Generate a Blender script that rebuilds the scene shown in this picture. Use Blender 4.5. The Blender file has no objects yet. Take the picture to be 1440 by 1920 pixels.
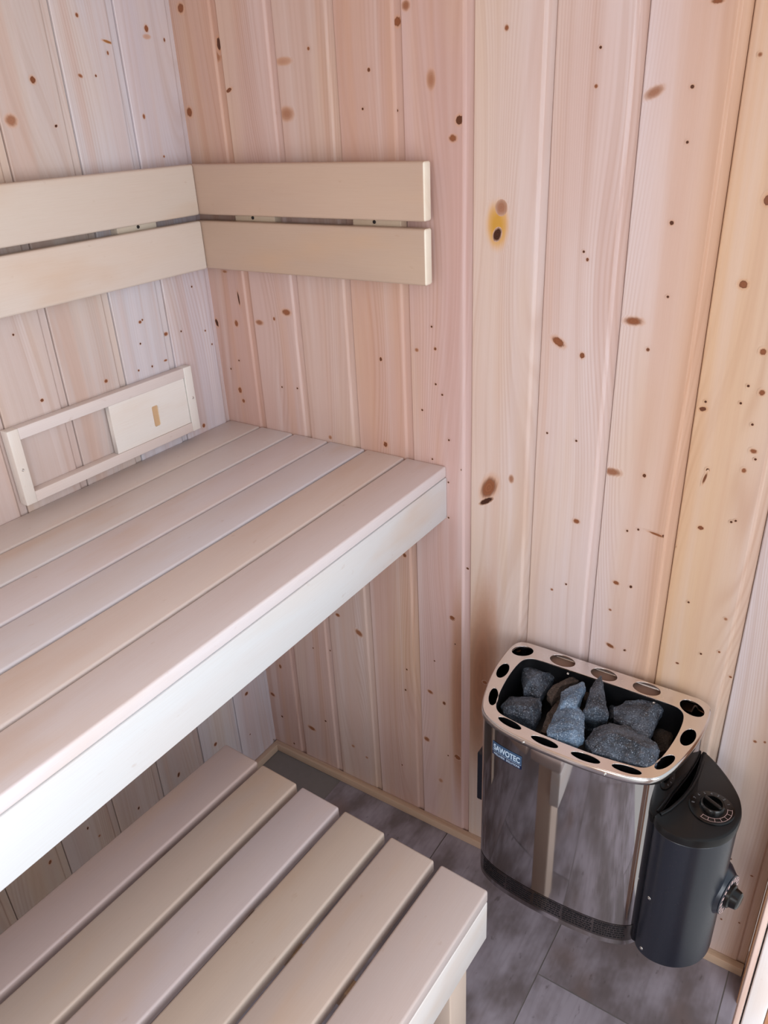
import bpy, bmesh, math, random
from mathutils import Vector, Matrix, Euler

C = bpy.context.scene.collection
rnd = random.Random(7)
V = Vector

def lin(c):
    return tuple(((x/255.0)/12.92 if x/255.0 <= 0.04045 else ((x/255.0+0.055)/1.055)**2.4) for x in c) + (1.0,)

# ------------------------------------------------------------------ data
BACK_KNOTS = [(0.6591,1.6765,0.0024,0.0027,0.6,0.3,0,0),(0.7975,1.6426,0.0011,0.0009,1.0,0,0,0),(0.7949,1.5972,0.0019,0.0019,0.6,0.3,0,0),(0.8745,1.586,0.009,0.0044,0.35,0.5,0,-25),(0.9227,1.5899,0.0021,0.002,0.95,0,0,0),(0.5837,1.5632,0.005,0.0054,0.9,0.0,0,25),(0.5721,1.5385,0.0051,0.004,0.5,0.2,0,0),(0.6508,1.413,0.0115,0.0214,0.5,0.45,1,0),(0.6512,1.3998,0.0058,0.0087,1.3,0.15,0.0,20),(0.657,1.4393,0.0076,0.009,0.35,0.5,0,0),(0.925,1.5253,0.001,0.0009,1.0,0,0,0),(0.9171,1.4243,0.0024,0.0025,0.95,0,0,0),(0.7942,1.3804,0.001,0.001,1.0,0,0,0),(0.8006,1.3692,0.0017,0.0022,0.8,0,0,0),(0.8784,1.2844,0.0102,0.0046,0.5,0.3,0,0),(0.9242,1.3239,0.0011,0.0011,1.0,0,0,0),(1.0223,1.3478,0.0048,0.0044,0.6,0.0,0,10),(1.0348,1.4555,0.0042,0.0056,0.7,0.0,0,0),(0.9406,1.6808,0.0057,0.0023,0.6,0.2,0,0),(0.9983,1.6203,0.0018,0.0017,0.5,0.6,0,0),(0.7626,1.2405,0.0093,0.005,0.55,0.1,0,30),(0.8034,1.2229,0.0033,0.0039,0.7,0,0,0),(0.9044,1.2441,0.0021,0.0022,0.8,0.2,0,0),(1.0618,1.2589,0.0034,0.0037,0.55,0.1,0,0),(1.0701,1.2007,0.0031,0.0035,0.55,0.1,0,0),(0.9946,1.1643,0.0044,0.0029,0.85,0,0,-10),(0.997,1.1762,0.0008,0.0008,1.0,0,0,0),(1.045,1.1812,0.001,0.0012,1.0,0,0,0),(1.0509,1.2081,0.0007,0.0008,1.0,0,0,0),(1.0654,1.1518,0.0007,0.0008,1.0,0,0,0),(1.0734,1.1113,0.0038,0.0027,0.5,0.2,0,10),(1.0781,1.0994,0.0009,0.001,1.0,0,0,0),(1.0655,1.0784,0.0026,0.003,0.5,0.2,0,0),(1.0151,1.0686,0.0022,0.0025,1.0,0,0,0),(1.0128,1.0542,0.0006,0.0074,0.8,0.2,0,12),(0.8687,1.0347,0.0106,0.0047,0.4,0.4,0,0),(0.9215,1.0392,0.0023,0.0027,0.9,0,0,0),(0.7525,1.0828,0.0014,0.0014,1.0,0,0,0),(0.8044,1.0781,0.0015,0.0016,1.0,0,0,0),(0.6454,0.9552,0.0104,0.019,0.5,0.2,0,25),(0.64,0.9264,0.0137,0.0042,1.3,0.15,0,-35),(0.6892,0.9828,0.0035,0.0055,0.35,0.4,0,0),(0.8152,0.9286,0.0044,0.0035,0.6,0.2,0,0),(0.5884,0.9797,0.0014,0.0014,1.0,0,0,0),(0.5618,1.0346,0.0014,0.0013,1.0,0,0,0),(0.5602,0.9478,0.0012,0.0012,1.0,0,0,0),(0.5597,0.8719,0.0012,0.0012,1.0,0,0,0),(0.6002,0.7651,0.0025,0.0018,0.9,0,0,20),(0.5669,0.6355,0.0058,0.0045,0.7,0,0,15),(0.9044,0.9331,0.0015,0.0017,1.0,0,0,0),(0.9223,0.9403,0.0014,0.0017,1.0,0,0,0),(0.9638,0.9387,0.0021,0.002,0.9,0,0,0),(0.9834,0.9247,0.0022,0.0026,1.2,0,0,0),(1.0184,0.9684,0.0036,0.0029,0.7,0,0,0),(1.067,0.9936,0.0011,0.0013,1.0,0,0,0),(1.0611,0.9901,0.0006,0.0008,1.0,0,0,0),(0.8954,0.8263,0.0042,0.0029,0.6,0.2,0,10),(0.9213,0.8262,0.0021,0.0024,1.0,0,0,0),(0.8053,0.7951,0.0015,0.0017,1.0,0,0,0),(0.7788,0.775,0.0019,0.0017,0.5,0.4,0,0),(1.0186,0.8265,0.0012,0.0015,1.0,0,0,0),(1.0794,0.8134,0.002,0.0019,0.4,0.5,0,20),(0.8971,0.69,0.006,0.0029,0.7,0.2,0,20),(0.8901,0.7674,0.002,0.0016,0.5,0.5,0,20),(0.9247,0.6904,0.0016,0.0019,1.0,0,0,0),(0.953,0.9387,0.0106,0.0006,0.6,0.2,0,10),(0.024,1.7595,0.0059,0.0057,0.6,0.1,0,0),(0.1014,1.6991,0.0036,0.008,0.95,0,0,0),(0.0913,1.6802,0.0078,0.0055,0.35,0.5,0,0),(0.1163,1.6269,0.0057,0.0025,0.75,0,0,-20),(0.009,1.5961,0.0057,0.0064,0.6,0.1,0,0),(-0.0137,1.6884,0.0022,0.0037,1.2,0,0,0),(0.3036,1.6774,0.002,0.0021,0.65,0.2,0,0),(0.4212,1.6398,0.0023,0.0024,0.85,0.1,0,0),(0.248,1.6631,0.0117,0.004,0.18,0.7,0,0),(0.2445,1.5843,0.0106,0.0073,0.3,0.6,0,0),(0.2166,1.5871,0.0012,0.0008,1.0,0,0,0),(0.4058,1.5854,0.0015,0.0015,1,0,0,0),(0.4699,1.5804,0.0014,0.0015,1,0,0,0),(0.4753,1.7001,0.005,0.0052,0.55,0.1,0,0),(0.4932,1.7189,0.0049,0.0048,0.4,0.4,0,0),(0.5346,1.62,0.0049,0.0086,0.3,0.6,0,0),(0.0009,1.1995,0.0033,0.0068,1,0,0,-15),(0.058,1.203,0.0037,0.0051,0.55,0.2,0,0),(0.1228,1.211,0.0071,0.0038,0.4,0.4,0,0),(0.164,1.2223,0.0022,0.0028,0.6,0.2,0,0),(0.1974,1.2381,0.0082,0.0048,0.5,0.2,0,0),(0.0736,1.2555,0.0008,0.0113,1.2,0,0,-4),(0.0425,1.056,0.0039,0.0052,0.6,0.1,0,0),(0.0487,1.0324,0.0031,0.0033,0.6,0.1,0,0),(0.0245,1.1015,0.0014,0.0011,1.0,0,0,0),(0.0517,1.1233,0.0011,0.0008,1.0,0,0,0),(0.1653,1.0806,0.0015,0.0012,1.0,0,0,0),(0.2069,1.0837,0.0017,0.0014,1.0,0,0,0),(0.4177,1.1704,0.0023,0.0032,0.9,0,0,0),(0.419,0.9992,0.0037,0.0044,0.75,0,0,0),(0.2822,0.9891,0.0029,0.0029,0.35,0.5,0,0),(0.4968,1.197,0.0027,0.0024,0.4,0.4,0,0),(0.5353,1.2034,0.0021,0.0023,0.8,0,0,0),(0.5354,1.1384,0.0017,0.0016,1.0,0,0,0),(0.5486,1.1204,0.0017,0.0016,1.0,0,0,0),(0.5056,1.0845,0.0018,0.0016,1.0,0,0,0),(0.5289,1.2422,0.0009,0.0008,1.0,0,0,0),(0.5257,0.9892,0.0014,0.0013,1.0,0,0,0),(0.0446,1.3071,0.0042,0.0018,0.4,0.5,0,0),(0.2603,0.5375,0.0048,0.0035,0.6,0.2,0,0),(0.3189,0.5071,0.0082,0.0053,0.45,0.3,0,35),(0.5667,0.6366,0.0048,0.0036,0.7,0.1,0,20),(0.0517,0.3019,0.0033,0.0052,0.7,0.1,0,0),(0.009,0.189,0.0061,0.0041,0.7,0.1,0,20),(0.0338,0.1223,0.0027,0.0027,1.0,0,0,0),(0.1733,0.4083,0.0016,0.0016,1.0,0,0,0),(0.2239,0.4173,0.0016,0.0016,1.0,0,0,0),(0.4483,0.4529,0.0019,0.002,1.0,0,0,0),(0.4428,0.3911,0.0019,0.0021,1.0,0,0,0),(0.5221,0.5066,0.0013,0.0014,1.0,0,0,0),(0.5091,0.4138,0.0053,0.0032,0.5,0.3,0,20),(0.5451,0.3965,0.0031,0.0038,0.8,0.1,0,0),(0.4969,0.2661,0.0055,0.0047,0.5,0.3,0,20),(0.1377,0.129,0.009,0.0045,0.5,0.3,0,10),(0.1889,0.1781,0.0024,0.0025,1.0,0,0,0),(0.0658,0.0393,0.0023,0.0024,1.0,0,0,0),(0.2738,0.1331,0.0033,0.0029,0.3,0.5,0,0),(0.3152,0.1147,0.0029,0.0025,0.3,0.5,0,0),(0.4236,0.1455,0.0015,0.0017,1.0,0,0,0),(0.5789,0.2497,0.0068,0.0056,0.6,0.1,0,30),(0.5541,0.2433,0.0013,0.0016,1.0,0,0,0),(0.5332,0.1519,0.0036,0.004,0.25,0.5,0,0),(0.6445,0.4977,0.0051,0.004,0.55,0.3,0,0),(0.5736,0.5716,0.0012,0.0013,1.0,0,0,0),(0.9236,0.6898,0.0013,0.0016,1.0,0,0,0),(1.0516,0.7315,0.0013,0.0017,1.0,0,0,0),(1.0164,0.6975,0.0024,0.0011,0.8,0.1,0,0),(1.1032,0.6998,0.002,0.0011,0.7,0.1,0,20),(1.1614,0.5853,0.0022,0.002,0.5,0.3,0,20),(1.176,0.5911,0.0012,0.0018,0.5,0.3,0,0),(1.0791,0.7461,0.0008,0.001,0.6,0,0,0),(1.2071,0.2703,0.0022,0.0015,0.6,0.1,0,0),(1.1748,0.12,0.0012,0.0017,0.7,0.2,0,0),(1.2065,0.1326,0.0013,0.0016,0.7,0.2,0,0),(1.1666,0.2914,0.0007,0.001,1.0,0,0,0),(0.4541,0.7557,0.0032,0.0036,0.75,0.05,0,0),(0.56,0.8715,0.0011,0.001,1,0,0,0)]
LEFT_KNOTS = [(-0.2073,1.7397,0.0022,0.0025,0.65,0.2,0,-20),(-0.1556,1.7049,0.0075,0.0014,0.6,0.2,0.2,12),(-0.0658,1.7278,0.0035,0.0042,0.6,0.1,0,0),(-0.2234,1.6546,0.0032,0.0019,0.5,0.4,0,20),(-0.1924,1.6549,0.0013,0.0014,0.85,0,0,0),(-0.0281,1.7121,0.001,0.0025,0.8,0.2,0,0),(-0.3137,1.6484,0.004,0.0042,0.75,0.05,0,-20),(-0.3672,1.5934,0.0072,0.006,0.35,0.3,0,0),(-0.2897,1.5832,0.0023,0.0015,1.1,0,0,-20),(-0.3879,1.584,0.0011,0.0022,0.9,0,0,0),(-0.1042,1.5919,0.0022,0.0031,0.6,0.3,0,0),(-0.0724,1.5248,0.001,0.0011,0.5,0.3,0,0),(-0.1592,1.6886,0.0005,0.0024,0.7,0.2,0,0),(-0.0677,1.7156,0.0056,0.0025,0.12,0.7,0,0),(-0.1978,1.2449,0.0028,0.0022,0.7,0.1,0,0),(-0.1916,1.2476,0.0013,0.001,0.8,0,0,0),(-0.2067,1.2052,0.0015,0.0012,1.0,0,0,0),(-0.2226,1.1567,0.0017,0.0011,0.8,0,0,0),(-0.1888,1.1556,0.0016,0.0017,0.95,0,0,0),(-0.1533,1.1582,0.0033,0.0014,0.6,0.3,0,0),(-0.1377,1.2071,0.0041,0.0028,0.65,0.3,0,0),(-0.1011,1.2044,0.0015,0.0011,1.0,0,0,0),(-0.0544,1.2841,0.0015,0.0011,1.0,0,0,0),(-0.0226,1.1584,0.0012,0.0017,0.9,0,0,0),(-0.0814,0.9943,0.0032,0.0035,0.55,0.1,0,0),(-0.3,1.158,0.0031,0.0026,0.7,0.1,0,0),(-0.4354,1.1629,0.0027,0.0023,0.8,0.05,0,0),(-0.4557,1.2821,0.0007,0.0006,1.0,0,0,0),(-0.0361,1.1904,0.0011,0.0008,0.8,0,0,0),(-0.0842,0.2499,0.0047,0.0041,0.8,0.05,0,0),(-0.2125,0.1808,0.004,0.0043,0.75,0.1,0,20),(-0.3364,0.1866,0.003,0.0049,0.9,0,0,20),(-0.4585,0.1914,0.0021,0.0031,1,0,0,20),(-0.5831,0.2516,0.0018,0.0029,1,0,0,10),(-0.6772,0.2469,0.0027,0.0039,0.7,0.05,0,20),(-0.5637,0.2083,0.0021,0.0022,0.4,0.3,0,0),(-0.0946,0.1181,0.0017,0.0015,1.0,0,0,0),(-0.012,0.0246,0.0045,0.0023,1.1,0,0,-20)]
STONES = {'A':([[0.7466,-0.0531,0.625],[0.7725,-0.0632,0.625],[0.8152,-0.0455,0.625],[0.8177,-0.0717,0.625],[0.815,-0.1232,0.625],[0.785,-0.1243,0.625],[0.759,-0.0851,0.625]],[[0.7952,-0.0889,0.645],[0.7864,-0.111,0.645]]),'B':([[0.7694,-0.1878,0.632],[0.7731,-0.157,0.632],[0.7976,-0.1395,0.632],[0.819,-0.1334,0.632],[0.8355,-0.1675,0.632],[0.8366,-0.2058,0.632],[0.8115,-0.2058,0.632],[0.781,-0.1995,0.632]],[[0.8008,-0.1925,0.652],[0.8235,-0.1822,0.652],[0.8305,-0.2064,0.646]]),'C':([[0.8643,-0.1478,0.658],[0.8837,-0.1395,0.658],[0.91,-0.1632,0.658],[0.9284,-0.2147,0.658],[0.9223,-0.2265,0.658],[0.8766,-0.2371,0.658],[0.8724,-0.2313,0.658],[0.8685,-0.1817,0.658]],[[0.8915,-0.1862,0.672],[0.9139,-0.216,0.67]]),'C2':([[0.86,-0.1388,0.668],[0.87,-0.1107,0.668],[0.8814,-0.0956,0.668],[0.8922,-0.1073,0.668],[0.8962,-0.1301,0.668],[0.8938,-0.1631,0.668],[0.8728,-0.1754,0.668]],[[0.8814,-0.1371,0.676]]),'D':([[0.8291,-0.1254,0.64],[0.833,-0.0916,0.64],[0.852,-0.059,0.64],[0.8634,-0.0659,0.64],[0.8571,-0.1025,0.64],[0.8433,-0.1361,0.64]],[[0.8482,-0.112,0.655]]),'E':([[0.8943,-0.074,0.655],[0.8994,-0.0472,0.655],[0.9064,-0.0617,0.655],[0.9316,-0.1044,0.655],[0.9446,-0.1401,0.655],[0.9225,-0.149,0.655],[0.9062,-0.1544,0.655],[0.9059,-0.1438,0.655],[0.909,-0.1114,0.655]],[[0.916,-0.1088,0.67],[0.9246,-0.1425,0.667]]),'F':([[0.9439,-0.102,0.64],[0.9565,-0.073,0.64],[0.9997,-0.0477,0.64],[1.0149,-0.0573,0.64],[1.0227,-0.0915,0.64],[1.0147,-0.1473,0.64],[0.9751,-0.1312,0.64],[0.9523,-0.1271,0.64]],[[1.0006,-0.0929,0.654],[1.004,-0.1266,0.65],[0.9669,-0.0981,0.652]]),'G':([[0.9334,-0.2127,0.652],[0.9373,-0.1798,0.652],[0.9538,-0.1559,0.652],[0.9797,-0.1492,0.652],[1.0313,-0.1628,0.652],[1.0394,-0.174,0.652],[1.0441,-0.2073,0.652],[1.0377,-0.2186,0.652],[0.9987,-0.2293,0.652],[0.9522,-0.231,0.652]],[[0.9726,-0.1972,0.674],[1.0274,-0.2021,0.672],[0.9611,-0.2194,0.66]]),'H1':([[0.8956,-0.1096,0.6],[0.9215,-0.0913,0.6],[0.9355,-0.1044,0.6],[0.9215,-0.1336,0.6],[0.9064,-0.1336,0.6]],[]),'H2':([[0.9127,-0.0392,0.605],[0.9378,-0.0278,0.605],[0.9518,-0.0706,0.605],[0.9364,-0.092,0.605]],[]),'H3':([[1.007,-0.0799,0.595],[1.0182,-0.0433,0.595],[1.0378,-0.0498,0.595],[1.0437,-0.1041,0.595],[1.0287,-0.1185,0.595]],[]),'K':([[0.8458,-0.1685,0.628],[0.8471,-0.1148,0.628],[0.8682,-0.1432,0.628],[0.8717,-0.2033,0.628],[0.8522,-0.2061,0.628]],[]),'J':([[0.8629,-0.0246,0.615],[0.8795,-0.0149,0.615],[0.8958,-0.0657,0.615],[0.8823,-0.0769,0.615]],[])}
LP = (25.0, 7.8, 0.8, 0.03)

# ------------------------------------------------------------------ node helpers
class NT:
    def __init__(self, tree):
        self.t = tree; self.n = tree.nodes; self.l = tree.links
    def node(self, typ, **kw):
        nd = self.n.new(typ)
        for k, v in kw.items(): setattr(nd, k, v)
        return nd
    def put(self, sock, val):
        if val is None: return
        if isinstance(val, bpy.types.NodeSocket): self.l.new(val, sock)
        else: sock.default_value = val
    def math(self, op, a, b=None, c=None, clamp=False):
        nd = self.node('ShaderNodeMath', operation=op, use_clamp=clamp)
        for i, v in enumerate((a, b, c)): self.put(nd.inputs[i], v)
        return nd.outputs[0]
    def mix(self, f, a, b, blend='MIX'):
        nd = self.node('ShaderNodeMix', data_type='RGBA', blend_type=blend)
        self.put(nd.inputs[0], f); self.put(nd.inputs[6], a); self.put(nd.inputs[7], b)
        return nd.outputs[2]
    def ramp(self, f, a, b, c=0.0, d=1.0):
        nd = self.node('ShaderNodeMapRange', interpolation_type='SMOOTHSTEP')
        self.put(nd.inputs[0], f); self.put(nd.inputs[1], a); self.put(nd.inputs[2], b); self.put(nd.inputs[3], c); self.put(nd.inputs[4], d)
        return nd.outputs[0]
    def noise(self, vec, scale=1.0, detail=2.0, rough=0.5, dim='3D'):
        nd = self.node('ShaderNodeTexNoise', noise_dimensions=dim)
        self.put(nd.inputs['Vector'], vec); nd.inputs['Scale'].default_value = scale
        nd.inputs['Detail'].default_value = detail; nd.inputs['Roughness'].default_value = rough
        return nd.outputs[0]
    def comb(self, x, y, z=0.0):
        nd = self.node('ShaderNodeCombineXYZ')
        for i, v in enumerate((x, y, z)): self.put(nd.inputs[i], v)
        return nd.outputs[0]
    def sep(self, v):
        nd = self.node('ShaderNodeSeparateXYZ'); self.put(nd.inputs[0], v)
        return nd.outputs
    def uv(self, name):
        return self.node('ShaderNodeUVMap', uv_map=name).outputs[0]
    def attr(self, name):
        return self.node('ShaderNodeAttribute', attribute_name=name)
    def bump(self, h, strength, dist):
        nd = self.node('ShaderNodeBump'); self.put(nd.inputs['Height'], h)
        nd.inputs['Strength'].default_value = strength; nd.inputs['Distance'].default_value = dist
        return nd.outputs[0]

def new_mat(name):
    m = bpy.data.materials.new(name); m.use_nodes = True
    nt = NT(m.node_tree)
    return m, nt, m.node_tree.nodes['Principled BSDF'], m.node_tree.nodes['Material Output']

def simple_mat(name, rgb, rough=0.5, metal=0.0, noise_scale=60, var=0.06, bump=0.0, spec=0.5):
    m, nt, b, o = new_mat(name)
    tc = nt.node('ShaderNodeTexCoord').outputs['Object']
    n = nt.noise(tc, noise_scale, 3)
    c = lin(rgb)
    dk = tuple(x*(1-var*2) for x in c[:3])+(1,); lt = tuple(min(1, x*(1+var*2)) for x in c[:3])+(1,)
    nt.put(b.inputs['Base Color'], nt.mix(n, dk, lt))
    nt.put(b.inputs['Roughness'], nt.ramp(n, 0.2, 0.8, rough*0.9, rough*1.1))
    b.inputs['Metallic'].default_value = metal
    b.inputs['Specular IOR Level'].default_value = spec
    if bump: nt.put(b.inputs['Normal'], nt.bump(n, 0.4, bump))
    return m

def wood_color(nt, u, v, tint, line=0.85, blotch=0.5, pinkc=(208,168,152), yelc=(226,194,150)):
    """u across the grain, v along it, in metres; tint = plank colour socket."""
    big = nt.noise(nt.comb(nt.math('MULTIPLY', u, 9.0), nt.math('MULTIPLY', v, 1.6)), 1.0, 2.0)
    wob = nt.noise(nt.comb(nt.math('MULTIPLY', u, 6.0), nt.math('MULTIPLY', v, 0.9), 7.3), 1.0, 1.0)
    ring_u = nt.math('ADD', nt.math('MULTIPLY', u, 70.0), nt.math('MULTIPLY', wob, 16.0))
    ring = nt.noise(nt.comb(ring_u, nt.math('MULTIPLY', v, 0.5)), 1.0, 2.5, 0.6)
    rings = nt.math('POWER', nt.math('ABSOLUTE', nt.math('SINE', nt.math('MULTIPLY', ring_u, 7.0))), 4.0)
    fine = nt.noise(nt.comb(nt.math('MULTIPLY', u, 700.0), nt.math('MULTIPLY', v, 14.0)), 1.0, 2.0)
    c = nt.mix(nt.ramp(big, 0.45, 0.72, 0.0, blotch), tint, nt.mix(0.6, tint, lin(yelc)))
    c = nt.mix(nt.ramp(big, 0.50, 0.25, 0.0, blotch), c, nt.mix(0.55, tint, lin(pinkc)))
    band = nt.noise(nt.comb(nt.math('MULTIPLY', u, 38.0), nt.math('MULTIPLY', v, 0.7), 5.5), 1.0, 2.0)
    c = nt.mix(nt.ramp(band, 0.50, 0.72, 0.0, line*0.6), c, nt.mix(0.5, tint, lin((206,156,118))))
    c = nt.mix(nt.ramp(band, 0.48, 0.28, 0.0, line*0.5), c, nt.mix(0.5, tint, lin((236,226,222))))
    gate = nt.ramp(nt.noise(nt.comb(nt.math('MULTIPLY', u, 14.0), nt.math('MULTIPLY', v, 0.8), 3.1), 1.0, 1.0), 0.46, 0.66)
    dark = nt.mix(1.0, c, (0.80, 0.68, 0.60, 1), 'MULTIPLY')
    c = nt.mix(nt.math('MULTIPLY', nt.math('MULTIPLY', rings, gate), line*0.55), c, dark)
    c = nt.mix(nt.ramp(ring, 0.45, 0.75, 0.0, line*0.55), c, dark)
    c = nt.mix(nt.ramp(fine, 0.35, 0.7, 0.0, 0.10), c, dark)
    c = nt.mix(1.0, c, (0.975, 0.985, 1.045, 1), 'MULTIPLY')
    return c, ring, fine

def pine_material(knots):
    m, nt, b, o = new_mat('pine_knot' if knots else 'pine_panel')
    g = nt.sep(nt.uv('grain')); u, v = g[0], g[1]
    tint = nt.attr('tint').outputs['Color']
    if knots:
        k = nt.uv('knot'); ks = nt.sep(k)
        kd = nt.attr('kdat'); d = nt.sep(kd.outputs['Vector']); yel = kd.outputs['Alpha']
        nz = nt.noise(nt.comb(nt.math('ADD', ks[0], nt.math('MULTIPLY', u, 50.0)), nt.math('ADD', ks[1], nt.math('MULTIPLY', v, 50.0))), 1.6, 3.0)
        r0 = nt.math('SQRT', nt.math('ADD', nt.math('MULTIPLY', ks[0], ks[0]), nt.math('MULTIPLY', ks[1], ks[1])))
        r = nt.math('ADD', r0, nt.math('MULTIPLY', nt.math('SUBTRACT', nz, 0.5), nt.math('SUBTRACT', 0.75, nt.math('MULTIPLY', d[1], 0.75))))
        fall = nt.math('EXPONENT', nt.math('MULTIPLY', nt.math('MULTIPLY', r0, r0), -0.7))
        # grain bends round the knot
        u = nt.math('SUBTRACT', u, nt.math('MULTIPLY', nt.math('MULTIPLY', fall, ks[0]), nt.math('MAXIMUM', d[2], 0.0)))
    c, ring, fine = wood_color(nt, u, v, tint)
    rough = 0.42
    if knots:
        dark, soft = d[0], d[1]
        edge = nt.math('ADD', 0.12, soft)
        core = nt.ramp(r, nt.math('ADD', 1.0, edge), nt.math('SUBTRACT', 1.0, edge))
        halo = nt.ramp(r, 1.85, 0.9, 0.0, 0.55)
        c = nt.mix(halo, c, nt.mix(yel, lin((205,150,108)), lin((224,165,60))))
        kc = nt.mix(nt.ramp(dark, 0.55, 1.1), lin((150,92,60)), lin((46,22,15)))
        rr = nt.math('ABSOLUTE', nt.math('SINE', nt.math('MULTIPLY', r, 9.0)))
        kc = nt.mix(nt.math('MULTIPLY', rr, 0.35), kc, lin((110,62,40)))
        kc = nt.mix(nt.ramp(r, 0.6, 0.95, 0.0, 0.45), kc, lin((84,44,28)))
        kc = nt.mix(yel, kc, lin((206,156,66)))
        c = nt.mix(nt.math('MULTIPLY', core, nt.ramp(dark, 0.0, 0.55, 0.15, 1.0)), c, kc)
    nt.put(b.inputs['Base Color'], c)
    b.inputs['Roughness'].default_value = rough
    b.inputs['Specular IOR Level'].default_value = 0.35
    nt.put(b.inputs['Normal'], nt.bump(nt.math('ADD', ring, nt.math('MULTIPLY', fine, 0.4)), 0.12, 0.001))
    if knots:
        tr = nt.node('ShaderNodeBsdfTransparent'); mx = nt.node('ShaderNodeMixShader')
        nt.put(mx.inputs[0], nt.math('LESS_THAN', r0, nt.math('ADD', 1.2, nt.math('MULTIPLY', nt.math('GREATER_THAN', d[2], 0.0), 0.7)))); nt.l.new(tr.outputs[0], mx.inputs[1]); nt.l.new(b.outputs[0], mx.inputs[2])
        nt.l.new(mx.outputs[0], o.inputs[0])
    return m

def aspen_material():
    m, nt, b, o = new_mat('aspen_board')
    g = nt.sep(nt.uv('grain'))
    tint = nt.attr('tint').outputs['Color']
    c, ring, fine = wood_color(nt, g[0], g[1], tint, line=0.035, blotch=0.34, pinkc=(212,180,160), yelc=(224,196,166))
    # long cool and warm heartwood clouds
    cl = nt.noise(nt.comb(nt.math('MULTIPLY', g[0], 11.0), nt.math('MULTIPLY', g[1], 3.0), 3.0), 1.0, 3.0)
    c = nt.mix(nt.ramp(cl, 0.5, 0.75, 0.0, 0.35), c, lin((206,166,128)))
    sp = nt.noise(nt.comb(nt.math('MULTIPLY', g[0], 90.0), nt.math('MULTIPLY', g[1], 40.0), 1.0), 1.0, 2.0)
    c = nt.mix(nt.ramp(sp, 0.68, 0.8, 0.0, 0.22), c, lin((168,128,100)))
    c = nt.mix(1.0, c, (0.985, 1.012, 1.02, 1), 'MULTIPLY')
    nt.put(b.inputs['Base Color'], c)
    b.inputs['Roughness'].default_value = 0.38
    b.inputs['Specular IOR Level'].default_value = 0.45
    nt.put(b.inputs['Normal'], nt.bump(fine, 0.05, 0.0006))
    return m

M = {}
M['pine'] = pine_material(False)
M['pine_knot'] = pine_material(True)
M['aspen'] = aspen_material()

def tile_material():
    m, nt, b, o = new_mat('grey_wood_look_tile')
    g = nt.sep(nt.uv('grain')); u, v = g[0], g[1]
    a = nt.noise(nt.comb(nt.math('MULTIPLY', u, 9.0), nt.math('MULTIPLY', v, 5.0)), 1.0, 4.0, 0.6)
    s = nt.noise(nt.comb(nt.math('MULTIPLY', u, 120.0), nt.math('MULTIPLY', v, 8.0)), 1.0, 3.0)
    k = nt.noise(nt.comb(nt.math('MULTIPLY', u, 60.0), nt.math('MULTIPLY', v, 26.0), 4.0), 1.0, 3.0)
    c = nt.mix(nt.ramp(a, 0.36, 0.64), lin((116,106,108)), lin((164,156,166)))
    c = nt.mix(nt.ramp(s, 0.4, 0.75, 0.0, 0.22), c, lin((100,90,92)))
    c = nt.mix(nt.ramp(k, 0.64, 0.74, 0.0, 0.55), c, lin((86,76,76)))
    w = nt.noise(nt.comb(nt.math('MULTIPLY', u, 7.0), nt.math('MULTIPLY', v, 4.0), 9.0), 1.0, 2.0)
    c = nt.mix(nt.ramp(w, 0.55, 0.75, 0.0, 0.5), c, lin((132,108,98)))
    nt.put(b.inputs['Base Color'], c)
    b.inputs['Roughness'].default_value = 0.45
    b.inputs['Specular IOR Level'].default_value = 0.4
    nt.put(b.inputs['Normal'], nt.bump(s, 0.15, 0.0008))
    return m
M['tile'] = tile_material()
M['grout'] = simple_mat('grey_grout', (128,122,120), 0.9)

def steel_material(name, rgb, rough, streak):
    m, nt, b, o = new_mat(name)
    tc = nt.sep(nt.node('ShaderNodeTexCoord').outputs['Object'])
    n = nt.noise(nt.comb(nt.math('MULTIPLY', tc[0], 900.0), nt.math('MULTIPLY', tc[1], 900.0), nt.math('MULTIPLY', tc[2], 6.0)), 1.0, 2.0)
    n2 = nt.noise(nt.node('ShaderNodeTexCoord').outputs['Object'], 14.0, 2.0)
    c = lin(rgb)
    nt.put(b.inputs['Base Color'], nt.mix(n, tuple(x*0.93 for x in c[:3])+(1,), c))
    b.inputs['Metallic'].default_value = 1.0
    nt.put(b.inputs['Roughness'], nt.ramp(n2, 0.3, 0.7, rough*0.7, rough*1.3))
    nt.put(b.inputs['Normal'], nt.bump(n, streak, 0.0002))
    return m
M['steel'] = steel_material('polished_steel', (192,188,188), 0.055, 0.006)
M['rim'] = steel_material('satin_steel', (236,232,230), 0.22, 0.03)
M['screw'] = steel_material('screw_steel', (215,215,212), 0.2, 0.02)
M['black'] = simple_mat('black_tray', (16,17,20), 0.42, spec=0.5)
M['plastic'] = simple_mat('black_plastic', (19,27,42), 0.30, spec=0.75, noise_scale=300)
M['cap'] = simple_mat('black_cap_plastic', (14,14,16), 0.36, spec=0.45, noise_scale=300)
M['knobm'] = simple_mat('black_knob_plastic', (9,9,10), 0.25, spec=0.5)
M['white'] = simple_mat('white_print', (215,213,212), 0.6)
M['pinkprint'] = simple_mat('pale_pink_print', (214,182,178), 0.6)
M['dimprint'] = simple_mat('grey_print', (120,122,126), 0.6)
M['badge'] = simple_mat('slate_blue_badge', (62,88,120), 0.35)
M['badge_dark'] = simple_mat('navy_badge', (18,32,70), 0.35)
M['badge_text'] = simple_mat('pale_blue_lettering', (196,218,238), 0.5)
M['ink'] = simple_mat('dark_ink', (22,20,26), 0.6)
M['darkhole'] = simple_mat('dark_screw_hole', (40,34,32), 0.6)

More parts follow.
